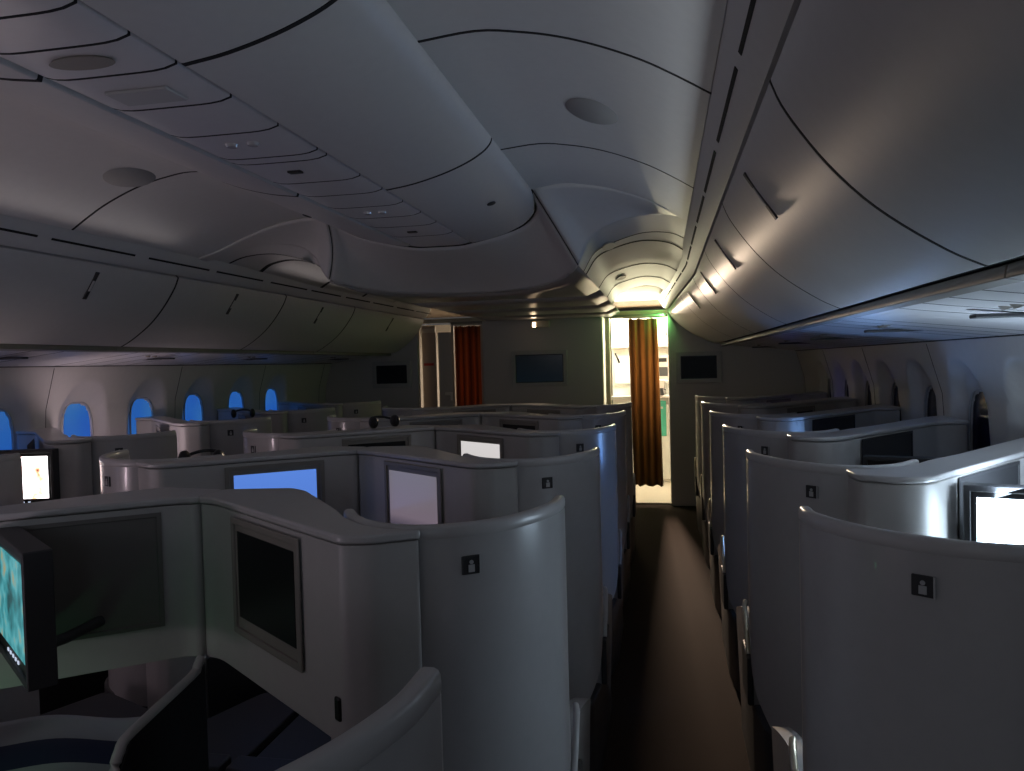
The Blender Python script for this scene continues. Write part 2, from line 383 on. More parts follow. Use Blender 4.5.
# soffit over the centre, flat, glossy
bp = smooth_path([Vector(p) for p in BOTC[:7]], 5); bl = smooth_path([Vector(p) for p in BOTL[:7]], 5)
front = [(-p.x, p.y) for p in bl[::-1]] + [(p.x, p.y) for p in bp[1:]]
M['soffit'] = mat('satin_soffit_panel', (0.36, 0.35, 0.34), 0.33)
def soff(poly_y0, poly_y1):
    # strip between two distances, clipped by the curved front edge
    bm = bmesh.new(); n = 48; lo = []; hi = []
    tab = sorted((x, y) for x, y in front)
    for i in range(n + 1):
        x = -0.80 + 1.6 * i / n; yf = pw(tab, x)
        a = max(yf, poly_y0); b = max(a + 0.001, poly_y1)
        zz = lambda y: 2.12 + max(0, (abs(x) - 0.70) * 0.44)
        lo.append(bm.verts.new((x, a, zz(a)))); hi.append(bm.verts.new((x, b, zz(b))))
    for i in range(n): bm.faces.new((lo[i], lo[i + 1], hi[i + 1], hi[i]))
    return bm
for a, b in ((4.3, 5.9), (5.91, 6.9), (6.91, 7.9), (7.91, 8.80)):
    solid(struct('ceiling', soff(a, b), 'soffit', smooth=50), 0.02, 1)
# ribbed lower vaults above the aisles up to the entry doors
VA = {3.87: None}
def vault_pt(s, y, t):
    """t 0 = spring line at the soffit, 1 = the rail"""
    xr = 1.397 - (0.045 * (y - 5.2) if (y > 5.2 and s > 0) else 0.0)
    xl = 0.80
    A = smooth_path([Vector((0, .0)), Vector((.12, .55)), Vector((.31, .82)), Vector((.58, 1.0)), Vector((.84, .9)), Vector((1, .62))], 5)
    i = t * (len(A) - 1); k = min(int(i), len(A) - 2); p = A[k].lerp(A[k + 1], i - k)
    k2 = min(1, max(0, (y - 4.1) / 1.5)); pk = lerp(0.206, 0.165, k2)
    zb = 2.164
    z = zb + p.y * pk - (p.x * (0.0 if y < 5 else 0.0))
    return Vector((s * lerp(xl, xr, p.x), y, z))
RIB = [(4.36, 4.33, 3.88), (4.66, 4.60, 4.42), (4.82, 4.80, 4.82), (5.78, 5.76, 5.78), (6.65, 6.65, 6.65), (7.45, 7.45, 7.45)]
def ribs_y(i, t): # left, mid, right distances
    a, b, c = RIB[i]; return lerp(a, b, t * 2) if t < 0.5 else lerp(b, c, (t - .5) * 2)
for s in (-1, 1):
    BX = smooth_path([Vector(p) for p in (BOTC if s > 0 else BOTL)[6:]], 5)
    for i in range(len(RIB) - 1):
        def fn(u, v, i=i, s=s):
            if i == 0:
                p = BX[int(round(u * (len(BX) - 1)))]; q = vault_pt(s, ribs_y(1, u) - 0.006, u)
                return Vector((s * p.x, p.y, p.z)).lerp(q, v)
            ya = ribs_y(i, u) + 0.006
            y = lerp(ya, ribs_y(i + 1, u) - 0.006, v)
            return vault_pt(s, y, u)
        struct('ceiling', grid(fn, 25, 6), 'ceil', smooth=60)
        if i > 0:
            def fs(u, v, i=i, s=s):
                wd = 0.012 if i == 1 else 0.024; p = vault_pt(s, ribs_y(i, u) - wd + 2 * wd * v, u); p.z -= 0.0015; return p
            struct('trim_%d' % (40 + 2 * i + (s > 0)), grid(fs, 25, 1), 'gap')
    struct('ceiling', extrude_y([(s * .70, 2.53), (s * 1.5, 2.53), (s * 1.5, 2.56), (s * .70, 2.56)], 3.7, 8.8), 'gap')
    # flush oval lamp panels in the vault
    for yy in (4.68, 6.3):
        a = vault_pt(s, yy, 0.35); a1 = vault_pt(s, yy, 0.38); a0 = vault_pt(s, yy, 0.32); tg = (a1 - a0).normalized(); nv = Vector((tg.z, 0, -tg.x)); nv = nv if nv.z < 0 else -nv
        oval('ceiling_lamp', 'long flush oval lamp panel in the vaulted ceiling of the %s aisle, %s of two' % ('right' if s > 0 else 'left', 'nearer' if yy < 5 else 'farther'),
             (a.x, a.y, a.z), 0.13, 0.045, tuple(nv), 'spk', 0.012, None)['category'] = 'ceiling lamp'
# entry ceiling beyond the vaults
M['entry'] = mat('tan_entry_ceiling', (0.26, 0.20, 0.14), 0.6)
struct('ceiling', box((0.0, 9.3, 2.345), (5.4, 3.6, 0.03)), 'entry')
struct('trim_60', box((0.97, 8.90, 2.160), (0.70, 0.03, 0.05)), 'cream')
for s in (-1, 1):
    bm = bmesh.new(); pts = [vault_pt(s, 7.46, t / 20) for t in range(21)]
    for a, b in zip(pts, pts[1:]):
        bm.faces.new([bm.verts.new(q) for q in (a, b, (b.x, b.y, 2.52), (a.x, a.y, 2.52))])
    struct('ceiling', bm, 'ceil')

# ------------------------------------------------------------------ rails and overhead bins at the sides
RAIL = [(1.383, 2.292), (1.395, 2.268), (1.440, 2.198), (1.464, 2.176), (1.50, 2.19), (1.43, 2.31)]
DOORC = [(1.470, 2.166), (1.49, 2.118), (1.525, 2.062), (1.575, 1.995), (1.64, 1.925), (1.71, 1.868), (1.79, 1.815), (1.838, 1.790), (1.858, 1.781)]
L_SEAM = [-1.6, 0.1, 1.45, 2.76, 4.03, 5.34, 6.65, 8.74]
R_SEAM = [-1.6, 0.15, 1.62, 2.85, 4.03, 5.34, 6.65, 8.74]
def pos_word(i): return ['', '', 'nearest', 'second', 'third', 'fourth', 'last'][i] if i < 7 else 'last'
for s, SEAM, side in ((-1, L_SEAM, 'left'), (1, R_SEAM, 'right')):
    fn = (lambda x, y, z: right_in(x, y, z)) if s > 0 else None
    # rail above the bins with dark air slots
    struct('trim_%d' % (5 if s < 0 else 6), extrude_y([(s * x, z) for x, z in RAIL], Y_BACK, 8.74, 40, fn), 'ceil', smooth=30)
    bm = bmesh.new()
    nrm = Vector((-(2.268 - 2.180), 0, -(1.452 - 1.395))).normalized()
    y = Y_BACK
    while y < 8.6:
        for a in (y + 0.06, y + 0.70):
            prof = [(1.418, 2.2305), (1.424, 2.2215)]
            q = []
            for x, z in ((1.4145, 2.2375), (1.4205, 2.2285)):
                q.append((x + nrm.x * 0.002, z + nrm.z * 0.002))
            q2 = [(x - nrm.x * 0.006, z - nrm.z * 0.006) for x, z in q[::-1]]
            extrude_y([(s * x, z) for x, z in q + q2], a, a + 0.56, 4, fn, bm=bm)
        y += 1.31
    tag(obj('air_slot', bm, 'gap'), 'row of thin black air slots in the rail above the %s bins' % side, 'air grille', kind=None)
    struct('trim_%d' % (7 if s < 0 else 8), extrude_y([(s * x, z) for x, z in ((1.48, 2.20), (1.505, 2.14), (1.62, 2.0), (1.86, 1.80), (2.0, 1.80), (2.6, 1.72), (2.6, 2.3), (1.6, 2.35))], Y_BACK, 8.72, 40, fn), 'gap')
    for i, (a, b) in enumerate(zip(SEAM, SEAM[1:])):
        if b < 0.2: continue
        where = {1: 'over the photographer', 2: 'nearest in full view', 3: 'second along', 4: 'third along', 5: 'fourth along', 6: 'last before the bulkhead'}[i]
        t = thing('overhead_bin', 'curved grey overhead bin of the %s row, %s' % (side, where), 'overhead bin', (s * 1.9, (a + b) / 2, 1.78), 'overhead bins along the %s side' % side)
        inv = Matrix.Translation(-t.location)
        prof = [(p.x, p.y) for p in smooth_path([Vector(p) for p in DOORC], 3)]
        back = [(x + 0.022, z + 0.022) for x, z in prof[::-1]]
        bm = extrude_y([(s * x, z) for x, z in prof + back], a + 0.006, b - 0.006, 8, fn); bm.transform(inv)
        obj('door', bm, 'bin', t, bevel=0.004, seg=2)
        sl = [(x - 0.0, z - 0.0) for x, z in prof]
        bm = extrude_y([(s * x, z) for x, z in prof + back], b - 0.0055, b + 0.0055, 1, fn); bm.transform(inv)
        if i < 6: obj('door_seal', bm, 'gap', t)
        # lower lip rail of the bin
        bm = extrude_y([(s * x, z) for x, z in ((1.888, 1.757), (1.925, 1.750), (1.94, 1.78), (1.892, 1.785))], a + 0.002, b - 0.002, 8, fn); bm.transform(inv)
        obj('lip', bm, 'bezel', t, bevel=0.004)
        # latch handle in the middle of the door
        ym = (a + b) / 2
        pa, pb = Vector((1.500, ym, 2.104)), Vector((1.552, ym, 2.024))
        if i < 6 or s < 0:
            P0 = Vector(right_in(pa.x, ym, pa.z)) if s > 0 else pa; P1 = Vector(right_in(pb.x, ym, pb.z)) if s > 0 else pb
            d = (P1 - P0); n = Vector((-d.z, 0, d.x)).normalized() * (-1)
            if n.x > 0: n = -n
            bm = bmesh.new()
            c = (P0 + P1) / 2; L = d.length
            ang = math.atan2(d.z, d.x)
            rot = Matrix.Translation((c.x + n.x * 0.002, c.y, c.z + n.z * 0.002)) @ Matrix.Rotation(-ang, 4, 'Y')
            add_box(bm, (0, 0, 0), (L + 0.06, 0.026, 0.006), 0, rot)
            bm.transform(Matrix.Diagonal((s, 1, 1, 1))); bm.transform(inv)
            h = obj('handle', bm, 'dark', t, bevel=0.002)
            bm = bmesh.new()
            add_box(bm, (0, 0, 0.0), (L * 0.62, 0.014, 0.012), 0, rot)
            bm.transform(Matrix.Diagonal((s, 1, 1, 1))); bm.transform(inv)
            obj('latch', bm, 'bin', h, bevel=0.002)
    # passenger service panels under the bins
    PS = [(1.945, 1.766), (2.05, 1.752), (2.2, 1.735), (2.4, 1.712), (2.55, 1.695), (2.640, 1.684)]
    for i, (a, b) in enumerate(zip(SEAM, SEAM[1:])):
        if b < 0.2: continue
        where = {1: 'over the photographer', 2: 'nearest in full view', 3: 'second along', 4: 'third along', 5: 'fourth along', 6: 'last before the bulkhead'}[i]
        t = thing('passenger_service_unit', 'pale service panel under the %s bins, %s' % (side, where), 'service panel', (s * 2.3, (a + b) / 2, 1.72), 'service panels under the %s bins' % side)
        inv = Matrix.Translation(-t.location)
        cuts = [a, a + 0.28 * (b - a), a + 0.45 * (b - a), a + 0.62 * (b - a), a + 0.80 * (b - a), b]
        for c0, c1 in zip(cuts, cuts[1:]):
            pr = PS + [(x, z + 0.012) for x, z in PS[::-1]]
            bm = extrude_y([(s * x, z) for x, z in pr], c0 + 0.003, c1 - 0.003); bm.transform(inv)
            obj('panel', bm, 'psu', t, bevel=0.003)
            if c0 > a:
                bm = extrude_y([(s * x, z - 0.0004) for x, z in pr], c0 - 0.0036, c0 + 0.0036); bm.transform(inv); obj('joint', bm, 'gap', t)
        bm = bmesh.new(); ym = cuts[2] + 0.06
        for dy in (0, 0.07):
            bm = bmesh.new(); add_cyl(bm, (s * 2.16, ym + dy, 1.748), (s * 2.165, ym + dy, 1.733), 0.020, 0.014, 14)
            bm.transform(inv); obj('reading_light', bm, 'bezel', t, smooth=30)
        bm = bmesh.new(); add_box(bm, (s * 2.3, cuts[3] + 0.07, 1.722), (0.34, 0.05, 0.012)); bm.transform(inv)
        g = obj('speaker_grille', bm, 'dark', t, bevel=0.004)
    PSUL = None
# magenta-lit underside ends with a thin dark joint
for s in (-1, 1):
    struct('trim_%d' % (9 if s < 0 else 10), extrude_y([(s * x, z) for x, z in ((2.645, 1.683), (2.668, 1.674), (2.668, 1.70), (2.645, 1.70))], Y_BACK, 8.74), 'gap')

# ------------------------------------------------------------------ centre bins and their service channel
CD = [(0.190, 2.322), (0.30, 2.338), (0.42, 2.368), (0.52, 2.405), (0.58, 2.438), (0.608, 2.462), (0.622, 2.486), (0.622, 2.52)]
CS = [Y_BACK, 0.25, 1.62, 2.95, 4.34]
for s, side in ((-1, 'left'), (1, 'right')):
    for i, (a, b) in enumerate(zip(CS, CS[1:])):
        if i == 0 : continue
        where = {1: 'nearest the photographer', 2: 'middle', 3: 'farthest, with the rounded end'}[i]
        t = thing('overhead_bin', 'flat-bottomed centre overhead bin facing the %s aisle, %s of three' % (side, where), 'overhead bin', (s * 0.4, (a + b) / 2, 2.36), 'centre overhead bins')
        inv = Matrix.Translation(-t.location)
        pr = [(p.x, p.y) for p in smooth_path([Vector(p) for p in CD], 4)]
        poly = pr + [(0.30, 2.52), (0.182, 2.345)]
        def fe(x, y, z, i=i, b=b):
            if i == 3 and y > 3.4:   # rounded plan at the forward end
                yy = pw([(0, 4.385), (0.18, 4.36), (0.4, 4.34), (0.5, 4.30), (0.58, 4.2), (0.622, 4.0)], abs(x)); y = 3.4 + (y - 3.4) * (yy - 3.4) / (b - 0.006 - 3.4)
            return (x, y, z)
        bm = extrude_y([(s * x, z) for x, z in poly], a + 0.006, b - 0.006, 10, fe); bm.transform(inv)
        obj('door', bm, 'bin', t, bevel=0.005, seg=2)
        if i < 3:
            bm = extrude_y([(s * x, z - 0.0004) for x, z in poly], b - 0.0066, b + 0.0066); bm.transform(inv); obj('door_seal', bm, 'gap', t)
        if i != 3: continue
        ym = 3.62
        bm = bmesh.new(); rot = Matrix.Translation((s * 0.47, ym, 2.3835)) @ Matrix.Rotation(-s * 0.33, 4, 'Y')
        r = bmesh.ops.create_uvsphere(bm, u_segments=16, v_segments=8, radius=1)['verts']; bmesh.ops.transform(bm, matrix=rot @ Matrix.Diagonal((0.022, 0.03, 0.006, 1)), verts=r)
        bm.transform(inv); obj('latch', bm, 'dark', t)
struct('trim_11', extrude_y([(-0.64, 2.50), (-0.19, 2.352), (0.19, 2.352), (0.64, 2.50)], Y_BACK, 4.30), 'gap')
# service channel between them, slightly bowed panels
def ch_prof(th=0.012):
    top = []
    for k in range(13):
        x = -0.172 + 0.344 * k / 12; q = (abs(x) / 0.172) ** 6
        top.append((x, 2.316 + 0.012 * q))
    return top + [(x, z + th) for x, z in top[::-1]]
cuts = [Y_BACK, 0.3, 0.75, 1.05, 1.20, 1.31, 1.46, 1.62, 1.85, 2.10, 2.36, 2.43, 2.72, 2.95, 3.2, 3.45, 3.70, 4.0, 4.37]
chan = thing('passenger_service_unit', 'long service channel with reading lights between the centre bins', 'service panel', (0, 2.0, 2.32))
for a, b in zip(cuts, cuts[1:]):
    bm = extrude_y(ch_prof(), a + 0.003, b - 0.003); bm.transform(Matrix.Translation((0, -2.0, -2.32))); obj('panel', bm, 'psu', chan, bevel=0.003)
    if a > 0:
        bm = extrude_y(ch_prof(), a - 0.0038, a + 0.0038); bm.transform(Matrix.Translation((0, -2.0, -2.3203))); obj('joint', bm, 'gap', chan)
for yy in (1.53, 2.2, 2.55, 3.32, 3.85):
    bm = bmesh.new()
    if yy in (2.2, 3.32):
        for dx in (-0.035, 0.035):
            bm = bmesh.new(); add_cyl(bm, (dx, yy - 2, 2.320 - 2.32), (dx, yy - 2, 2.308 - 2.32), 0.022, 0.016, 16)
            obj('reading_light', bm, 'lens', chan, smooth=30)
    elif yy == 2.55 or yy == 3.85:
        add_box(bm, (0.0, yy - 2, 2.313 - 2.32), (0.05, 0.03, 0.008)); obj('indicator', bm, 'black', chan, bevel=0.003)
    else:
        v = bmesh.ops.create_cone(bm, cap_ends=True, segments=24, radius1=1, radius2=0.9, depth=1)['verts']
        bmesh.ops.transform(bm, matrix=Matrix.Translation((0, yy - 2, 2.314 - 2.32)) @ Matrix.Diagonal((0.08, 0.035, 0.006, 1)), verts=v)
        obj('speaker_grille', bm, 'bezel', chan)
bm = bmesh.new(); add_box(bm, (0, 1.75 - 2, 2.312 - 2.32), (0.17, 0.09, 0.008)); obj('sign_panel', bm, 'frame', chan, bevel=0.003)

# ------------------------------------------------------------------ bulkheads
def rpoly(x0, x1, z0, z1):
    return [(x0, z0), (x1, z0), (x1, z1), (x0, z1)]
def bulk(name, x0, x1, bow, z1=2.125):
    n = 24
    bm = bmesh.new(); F = []; B = []
    for i in range(n + 1):
        t = i / n; x = lerp(x0, x1, t)
        e = min(t, 1 - t); y = Y_BULK + bow * (1 - 4 * (t - .5) ** 2) * -1 + (0.03 if False else 0)
        F.append((x, y)); B.append((x, Y_BULK + 0.07))
    return struct(name, prism(F + B[::-1], 0, z1), 'bulk', bevel=0.012, smooth=30)
bulk('wall_front_center', -0.785, 0.60, 0.02)
bm = prism([(1.318, Y_BULK - 0.02), (1.36, Y_BULK - 0.04), (2.78, Y_BULK - 0.01), (2.78, Y_BULK + 0.07), (1.318, Y_BULK + 0.07)], 0, 2.2)
struct('wall_front_right', bm, 'bulk', bevel=0.01)
bm = prism([(-2.78, Y_BULK), (-1.565, Y_BULK - 0.01), (-1.565, Y_BULK + 0.07), (-2.78, Y_BULK + 0.07)], 0, 2.28)
struct('wall_front_left', bm, 'bulk', bevel=0.01)
def bulk_tv(label, x0, x1, z0, z1, m, y, fr):
    t = thing('bulkhead_monitor', label, 'screen', ((x0 + x1) / 2, y, (z0 + z1) / 2))
    cx, cz = t.location.x, t.location.z
    hw, hz = (x1 - x0) / 2, (z1 - z0) / 2
    bm = bmesh.new()
    # frame ring
    O = [(-hw, -hz), (hw, -hz), (hw, hz), (-hw, hz)]; I = [(a * (hw - fr) / hw, b * (hz - fr) / hz) for a, b in O]
    vo = [[bm.verts.new((x, yy, z)) for x, z in L] for yy, L in ((-0.025, O), (-0.028, I), (-0.012, I), (0.0, O))]
    for k in range(4):
        j = (k + 1) % 4
        bm.faces.new((vo[0][k], vo[0][j], vo[1][j], vo[1][k])); bm.faces.new((vo[1][k], vo[1][j], vo[2][j], vo[2][k]))
        bm.faces.new((vo[3][k], vo[3][j], vo[0][j], vo[0][k])); bm.faces.new((vo[2][k], vo[2][j], vo[3][j], vo[3][k]))
    obj('frame', bm, 'frame', t, bevel=0.006)
    obj('bezel', box((0, -0.012, 0), (2 * (hw - fr) + .004, 0.008, 2 * (hz - fr) + .004)), 'black', t)
    obj('screen', box((0, -0.0165, 0), (2 * (hw - fr) - .02, 0.003, 2 * (hz - fr) - .02)), m, t)
bulk_tv('dark framed monitor on the centre bulkhead, faintly glowing teal', -0.44, 0.20, 1.355, 1.765, 'bulk_scr', Y_BULK - 0.022, 0.045)
bulk_tv('small dark framed monitor on the right bulkhead', 1.40, 1.885, 1.355, 1.705, 'glass', Y_BULK - 0.03, 0.05)
bulk_tv('small black framed monitor on the left bulkhead under the last bin', -2.13, -1.65, 1.375, 1.69, 'glass', Y_BULK - 0.008, 0.05)
# small lit sign lamp under the soffit in front of the centre bulkhead
t = thing('soffit_lamp', 'small lit lamp box under the soffit on the centre bulkhead', 'lamp', (-0.13, Y_BULK - 0.06, 2.06))
obj('housing', box((0.04, 0, 0.0), (0.20, 0.05, 0.075)), 'cream', t, bevel=0.006)
obj('lens', box((-0.03, -0.027, 0.012), (0.035, 0.006, 0.022)), 'lampon', t, bevel=0.002)
obj('lens', box((-0.03, -0.027, -0.018), (0.035, 0.006, 0.028)), 'lampon', t, bevel=0.002)
area('soffit_lamp_light', (-0.16, Y_BULK - 0.14, 2.055), (-0.16, 6.5, 2.25), 0.05, 0.05, 0.12, (1.0, 0.72, 0.45))

# ------------------------------------------------------------------ galley beyond the right opening
struct('wall_galley_back', box((0, Y_NOSE, 1.1), (5.6, 0.06, 2.24)), 'white')
struct('wall_entry_side', box((-0.09, 9.9, 1.1), (1.30, 2.0, 2.2)), 'white')
for s, nm in ((-1, 'left'), (1, 'right')):
    struct('wall_entry_' + nm, box((s * 2.72, 9.9, 1.1), (0.06, 2.3, 2.24)), 'cream')
struct('floor_galley', box((0.9, 9.9, 0.01), (1.9, 2.2, 0.02)), 'cream')
g = thing('galley_unit', 'bright white galley cabinet wall seen past the right curtain', 'galley', (1.2, 10.4, 0))
obj('carcass', box((0, 0.15, 1.1), (1.2, 0.5, 2.18)), 'white', g, bevel=0.01)
x0 = -0.60
for i in range(3):
    cx = x0 + 0.2 + 0.4 * i
    d = obj('door', box((cx, -0.115, 1.99), (0.37, 0.03, 0.33)), 'white', g, bevel=0.012)
    obj('latch', box((cx + 0.11, -0.137, 1.96), (0.02, 0.02, 0.06)), 'dark', d, bevel=0.004)
    d = obj('oven', box((cx, -0.12, 1.50), (0.34, 0.04, 0.36)), 'white' if i == 0 else 'steel', g, bevel=0.01)
    if i == 0:
        bm = bmesh.new(); add_cyl(bm, (cx + 0.08, -0.14, 1.50), (cx + 0.08, -0.16, 1.50), 0.035, seg=20); obj('knob', bm, 'dark', d)
        bm = bmesh.new(); add_tube(bm, [(cx - 0.15, -0.15, 1.72), (cx - 0.12, -0.18, 1.66), (cx - 0.10, -0.15, 1.60)], 0.012); obj('handle', bm, 'black', d)
    else:
        obj('display', box((cx, -0.145, 1.62), (0.22, 0.01, 0.05)), 'gap', d)
        obj('window', box((cx, -0.145, 1.47), (0.24, 0.01, 0.12)), 'dark', d)
        bm = bmesh.new(); add_tube(bm, [(cx - 0.12, -0.15, 1.35), (cx - 0.12, -0.18, 1.35), (cx + 0.12, -0.18, 1.35), (cx + 0.12, -0.15, 1.35)], 0.008); obj('handle', bm, 'steel', d)
    c = obj('cart', box((cx, -0.11, 0.55), (0.36, 0.04, 0.98)), 'white', g, bevel=0.01)
    obj('latch', box((cx, -0.135, 1.0), (0.10, 0.02, 0.03)), 'red' if i == 0 else 'steel', c, bevel=0.004)
    if i == 1: obj('card', box((cx + 0.02, -0.135, 0.86), (0.14, 0.008, 0.46)), 'teal', c)
obj('shelf', box((0, -0.16, 1.80), (1.2, 0.14, 0.025)), 'beige', g, bevel=0.005)
obj('worktop', box((0, -0.20, 1.15), (1.22, 0.22, 0.035)), 'steel', g, bevel=0.006)
# coffee pots on the worktop
for i, x in enumerate((0.90, 1.22, 1.42)):
    t = thing('coffee_maker', ['steel coffee maker on the left end of the galley worktop', 'steel coffee maker on the galley worktop right of the curtain', 'steel coffee maker at the right end of the galley worktop'][i], 'coffee maker', (x, 10.17, 1.17))
    obj('body', box((0, 0.03, 0.10), (0.12, 0.10, 0.20)), 'steel', t, bevel=0.01)
    bm = bmesh.new(); add_cyl(bm, (0, -0.06, 0.0), (0, -0.06, 0.09), 0.045, 0.035, 20); p = obj('jug', bm, 'dark', t)
    bm = bmesh.new(); add_tube(bm, [(0.04, -0.07, 0.08), (0.07, -0.08, 0.07), (0.07, -0.08, 0.02), (0.04, -0.07, 0.02)], 0.006); obj('handle', bm, 'black', p)

# door frames
def jamb(n, x, wd, y, m, z1=2.14):
    struct('trim_%d' % n, box((x, y, z1 / 2), (wd, 0.10, z1)), m, bevel=0.01)
jamb(12, 0.645, 0.055, 8.9, 'cream'); jamb(13, 1.335, 0.03, 8.93, 'cream')
jamb(14, -0.805, 0.05, 8.87, 'cream'); jamb(15, -1.165, 0.03, 8.87, 'cream')
struct('trim_16', box((0.96, 8.84, 2.125), (0.70, 0.06, 0.03)), 'bezel', bevel=0.006)
struct('trim_17', box((0.96, 8.88, 2.145), (0.76, 0.04, 0.03)), 'cream', bevel=0.006)
struct('trim_18', box((-0.98, 8.84, 2.115), (0.40, 0.06, 0.03)), 'bezel', bevel=0.006)
struct('trim_19', box((-1.16, 8.87, 2.15), (0.80, 0.06, 0.05)), 'cream', bevel=0.006)
# partition panels inside the left opening
d = struct('door_1', box((-1.475, 8.90, 1.05), (0.17, 0.04, 2.1)), 'beige', bevel=0.01)
obj('label_strip', box((-1.475, 8.878, 1.64), (0.12, 0.006, 0.03)), 'red', d)
obj('head_panel', box((-1.475, 8.875, 2.04), (0.17, 0.012, 0.05)), 'cream', d, bevel=0.003)
d = struct('door_2', box((-1.28, 8.95, 1.02), (0.19, 0.04, 2.0)), 'frame', bevel=0.01)
obj('handle', box((-1.24, 8.90, 1.285), (0.10, 0.05, 0.03)), 'white', d, bevel=0.008)
obj('lock', box((-1.20, 8.90, 1.25), (0.05, 0.04, 0.09)), 'white', d, bevel=0.008)

def curtain(label, x0, x1, y, z0, z1, m, folds, lean=0.0):
    def fn(u, v):
        a = u * folds * 2 * math.pi
        amp = 0.030 * (0.55 + 0.45 * v)
        x = lerp(x0, x1, u) + 0.012 * math.sin(a * 0.5 + 1) + lean * v
        return Vector((x, y + amp * math.sin(a) + 0.010 * math.sin(a * 2.3 + 2 * v), lerp(z1, z0, v) + 0.006 * math.sin(a)))
    t = thing('curtain', label, 'curtain', ((x0 + x1) / 2, y, z1))
    bm = grid(fn, folds * 16, 14); bm.transform(Matrix.Translation(-t.location))
    o = obj('cloth', bm, m, t, smooth=80); solid(o, 0.003)
    bm = bmesh.new(); add_tube(bm, [(x0 - 0.04, y, z1 + 0.015), (x1 + 0.04, y, z1 + 0.015)], 0.009); bm.transform(Matrix.Translation(-t.location)); obj('rail', bm, 'steel', t)
    bm = bmesh.new()
    for k in range(folds * 2):
        x = lerp(x0, x1, (k + .5) / (folds * 2)); add_cyl(bm, (x, y, z1 - 0.005), (x, y, z1 + 0.014), 0.005, seg=8)
    bm.transform(Matrix.Translation(-t.location)); obj('hooks', bm, 'steel', t)
curtain('tan and brown pleated curtain half closing the bright galley opening', 0.875, 1.215, 8.76, 0.22, 2.085, 'curtain2', 3, 0.03)
curtain('rust orange pleated curtain in the left entry opening', -1.145, -0.835, 8.82, 0.12, 2.075, 'curtain', 4)

# ------------------------------------------------------------------ seat suites
RIMC = [(0, 0), (0.006, -0.09), (0.04, -0.20), (0.10, -0.30), (0.19, -0.37), (0.285, -0.392), (0.38, -0.36), (0.45, -0.295), (0.50, -0.215)]
RIMW = [(0, 0), (0.004, -0.09), (0.04, -0.21), (0.10, -0.325), (0.19, -0.42), (0.29, -0.455), (0.38, -0.43), (0.445, -0.37), (0.495, -0.30)]
CONC = [(0.245, -0.402), (0.34, -0.462), (0.40, -0.470), (0.92, -0.066), (0.955, -0.045), (0.997, -0.040), (0.997, 0.085), (0.80, 0.115), (0.74, 0.07), (0.53, -0.20), (0.475, -0.285), (0.40, -0.365), (0.325, -0.405)]
CONW = [(0.24, -0.478), (0.245, -0.60), (0.335, -0.655), (0.40, -0.645), (0.445, -0.61), (0.90, -0.05), (1.03, 0.11), (1.19, 0.13), (1.19, 0.50), (1.10, 0.42), (0.67, -0.13), (0.535, -0.28), (0.47, -0.375), (0.40, -0.44), (0.32, -0.475)]

def round_poly(poly, r=0.02, n=4):
    out = []; N = len(poly)
    for i in range(N):
        a, b, c = Vector(poly[i - 1]), Vector(poly[i]), Vector(poly[(i + 1) % N])
        d1 = (a - b); d2 = (c - b); k = min(r, d1.length * .45, d2.length * .45)
        p, q = b + d1.normalized() * k, b + d2.normalized() * k
        for j in range(n + 1):
            t = j / n; out.append(tuple((p.lerp(b, t)).lerp(b.lerp(q, t), t)))
    return out

def ribbon(path, z0f, z1f, th, nz=10):
    """upright sheet along a plan path, thickness towards the seat side"""
    bm = bmesh.new(); n = len(path); O = []; I = []
    for i, p in enumerate(path):
        t = (path[min(i + 1, n - 1)] - path[max(i - 1, 0)]).normalized(); nr = Vector((t.y, -t.x))
        # path runs from post (0,0) rearwards then inboard; seat side is +v
        nr = Vector((-t.y, t.x)) if True else nr
        za, zb = z0f(i / (n - 1)), z1f(i / (n - 1))
        O.append([bm.verts.new((p.x, p.y, lerp(za, zb, k / nz))) for k in range(nz + 1)])
        I.append([bm.verts.new((p.x + nr.x * th, p.y + nr.y * th, lerp(za, zb, k / nz))) for k in range(nz + 1)])
    for i in range(n - 1):
        for k in range(nz):
            bm.faces.new((O[i][k], O[i + 1][k], O[i + 1][k + 1], O[i][k + 1])); bm.faces.new((I[i][k], I[i][k + 1], I[i + 1][k + 1], I[i + 1][k]))
        bm.faces.new((O[i][nz], O[i + 1][nz], I[i + 1][nz], I[i][nz])); bm.faces.new((O[i][0], I[i][0], I[i + 1][0], O[i + 1][0]))
    for i in (0, n - 1):
        for k in range(nz): bm.faces.new((O[i][k], O[i][k + 1], I[i][k + 1], I[i][k]))
    return bm

